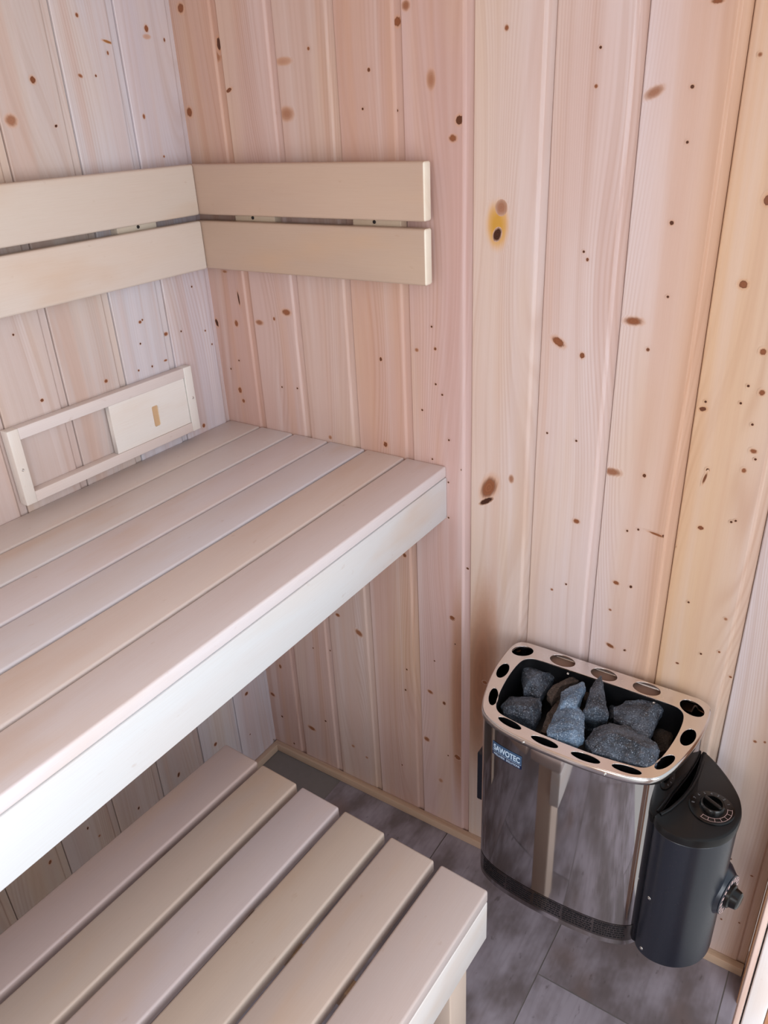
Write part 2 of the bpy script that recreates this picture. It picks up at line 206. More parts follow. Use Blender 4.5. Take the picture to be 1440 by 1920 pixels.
def strip_material():
    m, nt, b, o = new_mat('smoky_label_film')
    b.inputs['Base Color'].default_value = lin((70,66,66)); b.inputs['Metallic'].default_value = 1.0
    n = nt.noise(nt.node('ShaderNodeTexCoord').outputs['Object'], 40.0, 2.0)
    nt.put(b.inputs['Base Color'], nt.mix(n, lin((112,106,106)), lin((136,130,128))))
    b.inputs['Roughness'].default_value = 0.16
    return m
M['strip'] = strip_material()

def stone_material(name, a, bb, sp):
    m, nt, b, o = new_mat(name)
    oi = nt.node('ShaderNodeObjectInfo')
    tc = nt.node('ShaderNodeTexCoord').outputs['Object']
    add = nt.node('ShaderNodeVectorMath', operation='ADD'); nt.put(add.inputs[0], tc)
    nt.put(add.inputs[1], nt.comb(nt.math('MULTIPLY', oi.outputs['Random'], 9.0), 0.0, 0.0)); p = add.outputs[0]
    big = nt.noise(p, 28.0, 4.0, 0.65); gr = nt.noise(p, 420.0, 3.0, 0.7); mid = nt.noise(p, 120.0, 4.0, 0.7)
    c = nt.mix(nt.ramp(big, 0.35, 0.65), lin(a), lin(bb))
    c = nt.mix(nt.ramp(mid, 0.5, 0.72, 0.0, 0.5), c, lin((96,88,84)))
    c = nt.mix(nt.ramp(gr, 0.56, 0.68, 0.0, 0.75), c, lin(sp))
    c = nt.mix(nt.ramp(gr, 0.45, 0.36, 0.0, 0.7), c, lin((18,20,26)))
    nt.put(b.inputs['Base Color'], c); b.inputs['Roughness'].default_value = 0.6
    h = nt.math('ADD', nt.math('MULTIPLY', mid, 1.0), nt.math('MULTIPLY', gr, 0.4))
    nt.put(b.inputs['Normal'], nt.bump(h, 0.8, 0.004))
    return m
M['stone'] = stone_material('dark_sauna_stone', (40,47,58), (92,104,120), (180,194,210))
M['stone_blue'] = stone_material('freshly_split_blue_grey_stone', (84,106,130), (118,142,168), (214,228,242))
M['stone_brown'] = stone_material('brown_weathered_stone', (58,50,46), (88,76,68), (128,116,106))

# ------------------------------------------------------------------ object helpers
def link(name, me, mats, parent=None, kind=None):
    o = bpy.data.objects.new(name, me); C.objects.link(o)
    for m in (mats if isinstance(mats, (list, tuple)) else [mats]): me.materials.append(m)
    if parent is not None: o.parent = parent
    if kind: o['kind'] = kind
    return o

def thing(name, label, cat, loc=(0,0,0), rz=0.0, group=None):
    o = bpy.data.objects.new(name, None); C.objects.link(o)
    o.location = loc; o.rotation_euler = (0,0,rz); o.empty_display_size = 0.05
    o['label'] = label; o['category'] = cat
    if group: o['group'] = group
    return o

def from_bm(name, bm, mats, parent=None, kind=None, smooth=False):
    bmesh.ops.recalc_face_normals(bm, faces=bm.faces)
    if smooth:
        for f in bm.faces: f.smooth = True
    me = bpy.data.meshes.new(name); bm.to_mesh(me); bm.free()
    return link(name, me, mats, parent, kind)

def box_bm(lo, hi, bev=0.0, seg=3):
    bm = bmesh.new(); bmesh.ops.create_cube(bm, size=1.0)
    lo, hi = V(lo), V(hi)
    for v in bm.verts: v.co = V([(lo[i]+hi[i])/2 + v.co[i]*(hi[i]-lo[i]) for i in range(3)])
    if bev: bmesh.ops.bevel(bm, geom=bm.edges[:], offset=bev, segments=seg, affect='EDGES', profile=0.5)
    return bm

def set_grain(me, axis, tint, ends=None):
    """grain UVs from vertex positions: v along the long axis."""
    me.color_attributes.new('tint', 'FLOAT_COLOR', 'CORNER'); me.uv_layers.new(name='grain')
    uvl = me.uv_layers['grain']; ca = me.color_attributes['tint']
    ou, ov = rnd.uniform(0, 40), rnd.uniform(0, 40)
    oth = [i for i in range(3) if i != axis]
    for lp in me.loops:
        p = me.vertices[lp.vertex_index].co
        uvl.data[lp.index].uv = (p[oth[0]]+p[oth[1]]*0.9+ou, p[axis]+ov)
    for d in ca.data: d.color = tint
    if ends:
        for p in me.polygons:
            if abs(p.normal[axis]) > 0.5:
                for li in p.loop_indices: ca.data[li].color = ends

def board(name, lo, hi, axis, tint, parent=None, bev=0.004, mat=None, kind=None, seg=3, ends=None):
    bm = box_bm(lo, hi, bev, seg)
    for f in bm.faces: f.smooth = True
    o = from_bm(name, bm, mat or M['aspen'], parent, kind)
    set_grain(o.data, axis, tint, ends)
    o.data.set_sharp_from_angle(angle=math.radians(50)) if hasattr(o.data, 'set_sharp_from_angle') else None
    return o

def vary(rgb, a=4):
    s = rnd.uniform(-a, a)
    return lin([max(0, min(255, c + s + rnd.uniform(-a*0.4, a*0.4))) for c in rgb])

def lathe_bm(profile, segs=32, bm=None, mat=Matrix()):
    bm = bm or bmesh.new(); rings = []
    for r, z in profile:
        if r < 1e-6: rings.append([bm.verts.new(mat @ V((0,0,z)))])
        else: rings.append([bm.verts.new(mat @ V((r*math.cos(2*math.pi*i/segs), r*math.sin(2*math.pi*i/segs), z))) for i in range(segs)])
    for a, b in zip(rings, rings[1:]):
        for i in range(segs):
            j = (i+1) % segs
            if len(a) == 1 and len(b) == 1: continue
            if len(a) == 1: bm.faces.new((a[0], b[i], b[j]))
            elif len(b) == 1: bm.faces.new((a[i], a[j], b[0]))
            else: bm.faces.new((a[i], a[j], b[j], b[i]))
    return bm

def screw(name, pos, normal, r, parent, mat=None):
    q = V(normal).to_track_quat('Z', 'Y').to_matrix().to_4x4(); q.translation = V(pos)
    bm = lathe_bm([(0, -0.001), (r, -0.001), (r, r*0.15), (r*0.8, r*0.45), (r*0.35, r*0.6), (r*0.3, r*0.3), (0, r*0.3)], 20, None, q)
    return from_bm(name, bm, mat or M['screw'], parent, smooth=True)

def smooth_loop(pts, n=8, tens=0.5):
    """closed Catmull-Rom through pts"""
    out = []; L = len(pts)
    for i in range(L):
        p0, p1, p2, p3 = [V(pts[(i+k) % L]) for k in (-1, 0, 1, 2)]
        for s in range(n):
            t = s/n
            out.append(tuple(p1*(2*t**3-3*t**2+1) + (p2-p0)*tens*(t**3-2*t**2+t) + p2*(-2*t**3+3*t**2) + (p3-p1)*tens*(t**3-t**2)))
    return out

def offset_loop(loop, d):
    """positive d grows a counter-clockwise loop"""
    out = []; L = len(loop)
    for i in range(L):
        a, b = V(loop[i-1]), V(loop[(i+1) % L]); t = (b-a).normalized()
        out.append((loop[i][0]+t.y*d, loop[i][1]-t.x*d))
    return out

def prism_bm(loop, z0, z1, cap0=True, cap1=True, bm=None):
    bm = bm or bmesh.new()
    a = [bm.verts.new((x, y, z0)) for x, y in loop]; b = [bm.verts.new((x, y, z1)) for x, y in loop]
    n = len(loop)
    for i in range(n):
        f = bm.faces.new((a[i], a[(i+1) % n], b[(i+1) % n], b[i])); f.smooth = True
    if cap0: bm.faces.new(a[::-1])
    if cap1: bm.faces.new(b)
    return bm

def loft_bm(loops, cap0=False, cap1=False, closed=True):
    """loops: list of (loop2d, z)"""
    bm = bmesh.new(); rs = [[bm.verts.new((x, y, z)) for x, y in lp] for lp, z in loops]
    n = len(rs[0])
    for a, b in zip(rs, rs[1:]):
        for i in range(n if closed else n-1):
            f = bm.faces.new((a[i], a[(i+1) % n], b[(i+1) % n], b[i])); f.smooth = True
    if cap0: bm.faces.new(rs[0][::-1])
    if cap1: bm.faces.new(rs[-1])
    return bm

def curve_plate(outer, holes, depth, bevel):
    """a flat plate with holes, from a filled 2-D curve"""
    cu = bpy.data.curves.new('plate', 'CURVE'); cu.dimensions = '2D'; cu.fill_mode = 'BOTH'
    cu.extrude = depth; cu.bevel_depth = bevel; cu.bevel_resolution = 2; cu.offset = -bevel
    for lp in [outer]+holes:
        s = cu.splines.new('POLY'); s.points.add(len(lp)-1); s.use_cyclic_u = True
        for p, (x, y) in zip(s.points, lp): p.co = (x, y, 0, 1)
    o = bpy.data.objects.new('plate_tmp', cu); C.objects.link(o)
    dg = bpy.context.evaluated_depsgraph_get(); me = bpy.data.meshes.new_from_object(o.evaluated_get(dg))
    bpy.data.objects.remove(o); bpy.data.curves.remove(cu)
    return me

def text_mesh(s, size, depth, bold=0.0, xs=1.0, align='LEFT', space=1.0):
    cu = bpy.data.curves.new('txt', 'FONT'); cu.body = s; cu.size = size; cu.extrude = depth; cu.offset = bold
    cu.align_x = align; cu.space_character = space
    o = bpy.data.objects.new('txt_tmp', cu); C.objects.link(o)
    dg = bpy.context.evaluated_depsgraph_get(); me = bpy.data.meshes.new_from_object(o.evaluated_get(dg))
    bpy.data.objects.remove(o); bpy.data.curves.remove(cu)
    for v in me.vertices: v.co.x *= xs
    return me

# ------------------------------------------------------------------ room shell
P = 0.1255                       # plank pitch
ZC = 2.06                        # ceiling height
XR, YF = 1.2335, -1.98           # right wall, front wall

def panel_wall(name, joints, z0, z1, place, tints, knots, rev=False):
    """tongue-and-groove planks; place(u, z, d) -> world, d = depth towards the room.
    joints ascend in u; each plank: square edge at its low joint, bevel and channel before its high one."""
    bm = bmesh.new(); gl = bm.loops.layers.uv.new('grain'); kl = bm.loops.layers.uv.new('knot')
    tl = bm.loops.layers.float_color.new('tint'); kd = bm.loops.layers.float_color.new('kdat')
    def tint_at(i, t):
        t = max(0.0, min(1.0, t)); a_, b_ = tints[i] if isinstance(tints[i][0], tuple) else (tints[i], tints[i])
        return tuple(a_[k]*(1-t)+b_[k]*t for k in range(3)) + (1.0,)
    offs = []
    def quad(pts, grain, kn, tint, kdv, mi):
        f = bm.faces.new([bm.verts.new(place(*p)) for p in pts])
        f.material_index = mi
        for lp, g, k, tn in zip(f.loops, grain, kn, tint):
            lp[gl].uv = g; lp[kl].uv = k; lp[tl] = tn; lp[kd] = kdv
        return f
    prof_all = []
    for i in range(len(joints)-1):
        a, b = joints[i], joints[i+1]; p = b-a
        prof = [(0.0007, -.010), (0.0007, -.0012), (0.0022, 0), (p-.0185, 0), (p-.0170, -.0005), (p-.0145, -.0034), (p-.0130, -.0040), (p-.0008, -.0040), (p-.0008, -.010), (p+.0007, -.010)]
        ou, ov = rnd.uniform(0, 50), rnd.uniform(0, 50); offs.append((ou, ov))
        for (u0, d0), (u1, d1) in zip(prof, prof[1:]):
            pts = [(a+u0, z0, d0), (a+u1, z0, d1), (a+u1, z1, d1), (a+u0, z1, d0)]
            quad(pts, [(q[0]-a+ou, q[1]+ov) for q in pts], [(9, 9)]*4, [tint_at(i, (q[0]-a)/p) for q in pts], (0,0,0,0), 0)
    order = sorted(knots, key=lambda k: -k[2]*k[3])
    for n, (ku, kz, hw, hh, dark, soft, yel, tilt) in enumerate(order):
        for i in range(len(joints)-1):
            a, b = joints[i], joints[i+1]; p = b-a
            if a <= ku < b: break
        else: continue
        ou, ov = offs[i]
        over = any(k2 is not k_ and abs(k2[0]-ku) < 1.9*k2[2] and abs(k2[1]-kz) < 1.9*k2[3] and k2[2]*k2[3] > hw*hh for k2 in order[:n] for k_ in (order[n],))
        if ku-a < p-.0165: lo, hi, dep = a+.0024, b-.0187, 0.00015
        else: lo, hi, dep = b-.0128, b-.0010, -.00385
        dep += 0.000006*n
        R = 2.6; hw = max(hw*1.15, .0018); hh = max(hh*1.15, .0018)
        t = math.radians(tilt); ex = R*(abs(hw*math.cos(t))+abs(hh*math.sin(t))); ez = R*(abs(hw*math.sin(t))+abs(hh*math.cos(t)))
        u0, u1, w0, w1 = max(lo, ku-ex), min(hi, ku+ex), kz-ez, kz+ez
        if u1-u0 < .0005: continue
        pts = [(u0, w0, dep), (u1, w0, dep), (u1, w1, dep), (u0, w1, dep)]
        def kuv(q):
            x, y = q[0]-ku, -(q[1]-kz)          # image-like down axis for the tilt
            return ((x*math.cos(t)+y*math.sin(t))/hw, (-x*math.sin(t)+y*math.cos(t))/hh)
        quad(pts, [(q[0]-a+ou, q[1]+ov) for q in pts], [kuv(q) for q in pts], [tint_at(i, (q[0]-a)/p) for q in pts], (dark, soft, -1.0 if over else min(hw*1.6, .012), yel), 1)
    me = bpy.data.meshes.new(name); bm.to_mesh(me); bm.free()
    return link(name, me, [M['pine'], M['pine_knot']], None, 'structure')

def random_knots(u0, u1, z0, z1, n, r):
    out = []
    for _ in range(n):
        s = r.choice([.0025, .003, .004, .007, .010])
        out.append((r.uniform(u0, u1), r.uniform(z0, z1), s, s*r.uniform(.8, 1.5), r.uniform(.5, 1), r.uniform(0, .3), 0, r.uniform(-20, 20)))
    return out

# wall behind the heater: y = 0, seen from y < 0
jb = [-.0185, .1065, .2310, .3565, .4825, .6070, .7325, .8580, .9830, 1.1085, 1.2340]
tb = [((202,170,156),(200,166,152)), ((206,178,166),)*2, ((208,182,168),)*2, ((206,172,156),)*2, ((212,182,172),(210,176,166)),
      ((222,200,184),(224,206,198)), ((222,200,188),(228,210,204)), ((228,212,208),(222,184,152)), ((224,186,148),(224,200,178)), ((224,214,212),(214,176,144))]  # last plank browner at its right edge: corner shade put into the tint
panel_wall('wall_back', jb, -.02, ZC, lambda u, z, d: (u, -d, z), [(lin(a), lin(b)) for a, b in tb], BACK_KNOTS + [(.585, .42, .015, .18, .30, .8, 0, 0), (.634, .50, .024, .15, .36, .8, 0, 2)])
# wall on the left: x = 0, u runs along y
jl = [-2.0+i*.1275 for i in range(0)]
jl = [-1.924, -1.796, -1.669, -1.541, -1.413, -1.285, -1.157, -1.028, -.899, -.770, -.642, -.513, -.386, -.255, -.129, .0035]
tl_ = [(200,182,168)]*10+[(204,188,178), (206,190,180), (206,194,186), (210,206,208), (208,200,202)]
lk = [(k[0],)+tuple(k[1:]) for k in LEFT_KNOTS] + random_knots(-1.9, -.62, .1, 2.0, 40, random.Random(3))
def left_place(u, z, d): return (d, u, z)
panel_wall('wall_left', [-1.99]+jl, -.02, ZC, left_place, [lin(c) for c in [(216,190,160)]+tl_], lk)
# short stretch of wall right of the heater, then the door frame
jr = [-.0740, .0515]
panel_wall('wall_right', jr, -.02, ZC, lambda u, z, d: (XR+.002-d, u, z), [lin((200,146,102))], random_knots(-.05, 0, .1, 1.9, 2, random.Random(5)))
jf = [-.0185+i*P for i in range(11)]
panel_wall('wall_front', jf, -.02, ZC, lambda u, z, d: (u, YF+d, z), [vary((222,196,168), 8) for _ in range(10)], random_knots(0, 1.2, .1, 2.0, 40, random.Random(9)))
jc = [-1.99+i*P for i in range(17)]
panel_wall('ceiling', jc, -.01, XR+.05, lambda u, x, d: (x, u, ZC-d), [vary((222,196,168), 8) for _ in range(16)], random_knots(-1.9, 0, .1, 1.2, 30, random.Random(11)))

# door frame, bottom right corner of the view
board('trim_1', (1.2300, -.450, 0), (1.2365, -.385, ZC-.02), 2, lin((230,204,186)), None, .0012, M['pine'], 'structure')
board('trim_2', (1.2385, -.452, 0), (1.2615, -.395, ZC-.02), 2, lin((240,232,226)), None, .002, M['aspen'], 'structure')
board('trim_3', (1.2630, -.440, 0), (1.34, -.395, ZC-.02), 2, lin((176,116,72)), None, .002, M['pine'], 'structure')

# skirting laths
board('baseboard_back', (.0, -.015, 0), (XR, -.0003, .0225), 0, lin((208,182,156)), None, .0012, M['pine'], 'structure')
board('baseboard_left', (.0003, -1.97, 0), (.015, -.0155, .0225), 1, lin((208,182,156)), None, .0012, M['pine'], 'structure')

# floor: grout bed and tiles, one mesh
def make_floor():
    bm = bmesh.new(); gl = bm.loops.layers.uv.new('grain')
    def quad(x0, y0, x1, y1, z, mi, ou, ov):
        f = bm.faces.new([bm.verts.new((x, y, z)) for x, y in ((x0,y0),(x1,y0),(x1,y1),(x0,y1))]); f.material_index = mi
        for lp in f.loops: lp[gl].uv = (lp.vert.co.x+ou, lp.vert.co.y+ov)
    quad(-.05, -2.1, 1.34, .05, -.0012, 1, 0, 0)
    g = .0012; w = .3265; L = .655
    for c in range(-1, 3):
        x0 = .884+(c-1)*w; off = {0:-.222, 1:-.222, -1:-.44, 2:-.44}.get(c, 0)
        off = -.222 if c == 1 else (-.222+L*.5 if c == 0 else (-.222 if c == -1 else -.222+L*.5))
        x1 = min(x0+w, 1.34)
        for k in range(-4, 3):
            y0 = off+k*L; y1 = y0+L
            if y1 < -2.1 or y0 > .05: continue
            quad(max(x0+g, -.05), max(y0+g, -2.1), x1-g, min(y1-g, .05), 0, 0, rnd.uniform(0, 30), rnd.uniform(0, 30))
    x0 = .884
    me = bpy.data.meshes.new('floor'); bm.to_mesh(me); bm.free()
    return link('floor', me, [M['tile'], M['grout']], None, 'structure')
make_floor()

# ------------------------------------------------------------------ upper bench
W = .556; GU = .0053; WB = (W-5*GU)/6; ZU = .9805
YE = -1.93
ub = thing('sauna_bench', 'pale upper sauna bench fixed in the corner with a deep whitish front board', 'bench', (W/2, 0, 0))
def upar(o): o.parent = ub; o.location = V(o.location)-V((W/2, 0, 0)); return o
tu = [(218,206,198), (224,216,212), (224,216,214), (222,218,220), (226,212,202), (226,216,212)]
for k in range(6):
    x0 = k*(WB+GU) + (0.0006 if k == 0 else 0)
    upar(board('bench_slat', (x0, YE, ZU-.0225), (x0+WB, -.0008, ZU), 1, vary(tu[k], 2), None, .0038))
upar(board('front_board', (W-.022, YE, .8712), (W+.0008, -.0012, ZU-.0232), 1, lin((218,217,213)), None, .0022))
for y in (-.055, -.75, -1.45):
    upar(board('cross_rail', (.003, y-.04, ZU-.068), (W-.0225, y, ZU-.0230), 0, lin((206,182,156)), None, .002))
upar(board('wall_rail', (.001, YE, ZU-.1095), (.022, -.001, ZU-.0685), 1, lin((206,182,156)), None, .002))

# ------------------------------------------------------------------ lower bench
LX, LY, LTH, ZL, GL = .2683, -.3976, math.radians(-2.1664), .4706, .0130
U = 6*WB+5*GL
lbn = thing('sauna_bench', 'low slatted sauna bench standing on wooden legs on the grey tiles', 'bench', (LX, LY, 0), LTH)
LE = -1.42
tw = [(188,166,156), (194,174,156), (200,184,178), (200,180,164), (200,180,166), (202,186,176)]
for k in range(6):
    u0 = k*(WB+GL)
    board('bench_slat', (u0, LE, ZL-.0262), (u0+WB, 0, ZL), 1, vary(tw[k], 2), lbn, .0042)
board('front_board', (U-.0225, LE, .352), (U-.0004, -.0008, ZL-.0268), 1, lin((232,222,212)), lbn, .0024)
board('back_rail', (.006, LE+.02, .372), (.028, -.02, ZL-.0268), 1, lin((204,176,148)), lbn, .0024)
for v in (-.245, LE+.20):
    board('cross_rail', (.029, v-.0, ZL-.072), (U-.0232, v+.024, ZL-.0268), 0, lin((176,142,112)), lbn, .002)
for u0 in (.030, U-.0232-.045):
    for v in (-.0805-.0, LE+.10):
        board('leg', (u0, v-.0005-(0 if v > -.5 else 0), 0), (u0+.045, v+.0545-.0005, ZL-.0268), 2, lin((222,198,176)), lbn, .003)

# ------------------------------------------------------------------ backrests
D0, D1, XB = .0197, .0417, .5439
zb = [(1.4202, 1.5091), (1.3197, 1.4096)]
br = thing('backrest', 'tan two-board backrest on the back wall with pale side-lit cut ends toward the heater', 'backrest', (.3, 0, 1.4))
for (z0, z1), c in zip(zb, ((194,168,146), (192,166,144))):
    o = board('backrest_board', (D1-.0213-.3, -D1, z0-1.4), (XB-.3, -D0, z1-1.4), 0, vary(c, 2), br, .0042, ends=lin((250,240,218)))  # ends: whitish end grain, with light from the right put into the tint
for x0 in (.111, .386):
    b_ = board('spacer_block', (x0-.3, -D0+.0003, 1.335-1.4), (x0+.098-.3, -.0003, 1.494-1.4), 2, lin((222,200,172)), br, .001)
    screw('screw', (x0+.045-.3, -D0-.0002, 1.4148-1.4), (0, -1, 0), .0030, b_, M['darkhole'])
bl = thing('backrest', 'pale cream two-board backrest along the left wall above the vent', 'backrest', (0, -.9, 1.4))
for (z0, z1), c in zip(zb, ((220,206,190), (222,208,194))):
    board('backrest_board', (D0, -1.90+.9, z0-1.4), (D1, -D1-.0004+.9, z1-1.4), 1, vary(c, 2), bl, .0042)
for y0 in (-.2245, -.95, -1.7):
    b_ = board('spacer_block', (.0003, y0+.9, 1.335-1.4), (D0-.0003, y0+.0905+.9, 1.494-1.4), 2, lin((232,218,196)), bl, .001)
    screw('screw', (D0+.0002, y0+.047+.9, 1.4148-1.4), (1, 0, 0), .0030, b_, M['darkhole'])

# ------------------------------------------------------------------ vent
VY0, VY1, VZ0, VZ1 = -.5235, -.1080, 1.0010, 1.1375
vt = thing('vent_frame', 'flat whitish wooden vent frame with sliding panel on the left wall', 'vent', (0, VY0, VZ0))
def vb(name, y0, y1, z0, z1, x0, x1, ax, c, bev=.0012, par=vt):
    return board(name, (x0, y0-VY0, z0-VZ0), (x1, y1-VY0, z1-VZ0), ax, lin(c), par, bev)
white = (236,230,220)
fr = vb('frame_rail', VY0+.0205, VY1-.0205, VZ1-.0205, VZ1, .0005, .0195, 1, (226,214,206))
fr2 = vb('frame_rail', VY0+.0205, VY1-.0205, VZ0, VZ0+.0195, .0005, .0195, 1, (228,214,204))
s1 = vb('frame_stile', VY0, VY0+.0205, VZ0, VZ1, .0005, .0200, 2, white)
s2 = vb('frame_stile', VY1-.0205, VY1, VZ0, VZ1, .0005, .0200, 2, white)
screw('screw', (.0198, .0095, 1.066-VZ0), (1, 0, 0), .0026, s1, M['screw'])
screw('screw', (.0198, VY1-.008-VY0, 1.071-VZ0), (1, 0, 0), .0026, s2, M['screw'])
def vent_slider():
    y0, y1, z0, z1 = -.3195-VY0, -.1305-VY0, VZ0+.0200-VZ0, VZ1-.0210-VZ0
    outer = [(y0, z0), (y1, z0), (y1, z1), (y0, z1)]
    cy, cz, hw, hh = -.2145-VY0, 1.0635-VZ0, .0078, .021
    hole = [(cy+a*hw, cz+b*hh) for a, b in ((-1,-.88),(-.7,-1),(.7,-1),(1,-.92),(1,.88),(.7,1),(-.7,1),(-1,.92))]
    me = curve_plate(outer, [hole], .005, 0)
    for v in me.vertices: v.co = V((.0122+v.co.z, v.co.x, v.co.y))
    o = link('sliding_panel', me, M['aspen'], vt); set_grain(me, 1, lin((240,234,224)))
    pl = vb('finger_recess', cy-.0095+VY0, cy+.0095+VY0, cz-.0225+VZ0, cz+.0225+VZ0, .0100, .0148, 2, (212,176,134), .0)
    pl.parent = o
vent_slider()

# ------------------------------------------------------------------ heater
HX = .906
ht = thing('sauna_heater', 'polished steel sauna heater with black control box mounted on the back wall', 'heater', (HX, 0, .25))
Z = lambda z: z-.25
def sym(pts):          # right-hand half given from front middle to back, mirrored; local x, y
    return pts + [(-x, y) for x, y in reversed(pts) if abs(x) > 1e-6]
half = [(0, -.2665), (.045, -.2655), (.090, -.2610), (.122, -.2530), (.146, -.2390), (.160, -.2140), (.171, -.1750), (.179, -.1350), (.183, -.0950), (.183, -.0560), (.178, -.0340), (.164, -.0240), (.140, -.0225), (.070, -.0225), (0, -.0225)]
outline = smooth_loop(sym(half[:-1]) if False else half + [(-x, y) for x, y in reversed(half[1:-1])], 6)
ihalf = [(0, -.2400), (.050, -.2390), (.100, -.2330), (.124, -.2270), (.136, -.2110), (.144, -.1800), (.149, -.1400), (.150, -.1050), (.147, -.0800), (.138, -.0670), (.120, -.0620), (.060, -.0610), (0, -.0610)]
inner = smooth_loop(ihalf + [(-x, y) for x, y in reversed(ihalf[1:-1])], 6)
def ell(cx, cy, a, b, deg, n=28):
    t = math.radians(deg)
    return [(cx+a*math.cos(s)*math.cos(t)-b*math.sin(s)*math.sin(t), cy+a*math.cos(s)*math.sin(t)+b*math.sin(s)*math.cos(t)) for s in [2*math.pi*i/n for i in range(n)]]
holes = [ell(-.158, -.0520, .0205, .0150, 35), ell(-.1655, -.1230, .0220, .0100, 96), ell(-.1490, -.1960, .0230, .0080, 110),
         ell(-.0960, -.2425, .0225, .0075, -9), ell(-.0290, -.2530, .0235, .0078, -2), ell(.0400, -.2525, .0235, .0078, 3), ell(.1030, -.2435, .0225, .0075, 8),
         ell(.1490, -.1990, .0225, .0085, 68), ell(.1660, -.1260, .0220, .0105, 84), ell(.1540, -.0530, .0225, .0165, -32),
         ell(-.0820, -.0420, .0240, .0160, 0), ell(-.0030, -.0420, .0240, .0160, 0), ell(.0740, -.0420, .0240, .0160, 0)]
ZT = .655
me = curve_plate(offset_loop(outline, -.0005), [inner] + holes, .0006, .0006)
for v in me.vertices: v.co.z += Z(ZT)-.0012
# soft sag of the outer edge of the rim
rim = link('top_rim', me, M['rim'], ht)
lip = from_bm('rim_lip', loft_bm([(offset_loop(outline, -.0014), Z(ZT)-.0003), (offset_loop(outline, .0002), Z(ZT)-.0008), (offset_loop(outline, .0012), Z(ZT)-.0024), (offset_loop(outline, .0016), Z(ZT)-.0055), (offset_loop(outline, .0016), Z(ZT)-.0120), (offset_loop(outline, .0006), Z(ZT)-.0124)]), M['rim'], rim)
body_loop = offset_loop(outline, -.0012)
def tube_bm(o1, o2, z0, z1):
    return loft_bm([(o2, z0), (o1, z0), (o1, z1), (o2, z1), (o2, z0)])
casing = from_bm('casing', tube_bm(body_loop, offset_loop(body_loop, -.0012), Z(.250), Z(.6435)), M['steel'], ht)
casing.data.set_sharp_from_angle(angle=math.radians(40))
tl2 = [(x, y) for x, y in inner]
tray = from_bm('stone_tray', loft_bm([(offset_loop(tl2, .0006), Z(ZT)-.0030), (offset_loop(tl2, .0004), Z(ZT)-.03), (offset_loop(tl2, -.004), Z(.60)), (offset_loop(tl2, -.006), Z(.580)), (offset_loop(tl2, -.018), Z(.576))], False, True), M['black'], ht)
from_bm('vent_deflector', box_bm((-.125, -.0590, Z(ZT)-.0105), (.112, -.0255, Z(ZT)-.0095)), simple_mat('brown_plate', (132,104,90), .75), ht)
sh = from_bm('heat_shield', box_bm((-.15, -.058, Z(.30)), (.15, -.0275, Z(.615)), .002, 2), steel_material('brown_steel_shield', (150,118,100), .35, .05), ht)
from_bm('base_plate', prism_bm(offset_loop(body_loop, -.004), Z(.256), Z(.258)), M['black'], ht)
# dark inside of the casing seen through the vents
from_bm('inner_shell', loft_bm([(offset_loop(body_loop, -.0035), Z(.62)), (offset_loop(body_loop, -.0035), Z(.27))]), M['black'], ht)
for x, y in ((-.062, -.0645), (.094, -.0650)):
    screw('screw', (x, y-.001, Z(ZT)-.006), (0, -.6, .8), .0024, ht)
def nrm(x):       # outward normal and y of the casing front at local x
    best = min(range(len(body_loop)), key=lambda i: (body_loop[i][0]-x)**2 + (0 if body_loop[i][1] < -.15 else 9))
    a, b = V(body_loop[best-1]), V(body_loop[(best+1) % len(body_loop)]); t = (b-a).normalized()
    return V((t.y, -t.x, 0)), V((body_loop[best][0], body_loop[best][1], 0))
for x in (-.062, .078):
    n, p = nrm(x); screw('screw', p+n*.0030+V((0, 0, Z(.6490))), n, .0026, ht)
screw('screw', (.1795, -.128, Z(.6490)), (1, 0, 0), .0026, ht)
# maker's badge: follows the casing front
front = [p for p in body_loop]
def front_pts(x0, x1, off):
    """points of the casing between local x0 and x1 on the front, outside by off"""
    L = offset_loop(body_loop, off)
    pts = [L[i] for i in range(len(L)) if body_loop[i][1] < -.15 and x0 < L[i][0] < x1]
    pts = sorted(pts)
    def at(x):
        al = sorted([q for q in L if q[1] < -.18])
        for p, q in zip(al, al[1:]):
            if p[0] <= x <= q[0]: return (x, p[1]+(q[1]-p[1])*(x-p[0])/(q[0]-p[0]+1e-9))
        return al[0]
    return [at(x0)] + pts + [at(x1)]
def curved_strip(name, x0, x1, z0, z1, off, mat, parent, slope=0.0):
    pts = front_pts(x0, x1, off); bm = bmesh.new()
    a = [bm.verts.new((x, y, Z(z0)+slope*(x-x0))) for x, y in pts]; b = [bm.verts.new((x, y, Z(z1)+slope*(x-x0))) for x, y in pts]
    for i in range(len(pts)-1):
        f = bm.faces.new((a[i], a[i+1], b[i+1], b[i])); f.smooth = True
    return from_bm(name, bm, mat, parent)
def curved_text(name, s, x0, x1, z, size, off, mat, parent, bold=0.0, slope=0.0):
    me = text_mesh(s, size, 0.00002, bold)
    w0 = min(v.co.x for v in me.vertices); w1 = max(v.co.x for v in me.vertices)
    pts = front_pts(x0-.004, x1+.004, off)
    def at(x):
        for p, q in zip(pts, pts[1:]):
            if p[0] <= x <= q[0]+1e-9: return p[1]+(q[1]-p[1])*(x-p[0])/(q[0]-p[0]+1e-9)
        return pts[-1][1]
    for v in me.vertices:
        x = x0+(v.co.x-w0)/(w1-w0)*(x1-x0)
        v.co = V((x, at(x)-v.co.z, Z(z)+v.co.y+slope*(x-x0)))
    return link(name, me, mat, parent)
bx0, bx1 = -.1215, -.0625
bd = curved_strip('badge', bx0, bx1, .5835, .6130, .0006, M['badge'], ht)
curved_strip('badge_band', bx0, bx1, .5835, .5925, .0008, M['badge_dark'], bd)
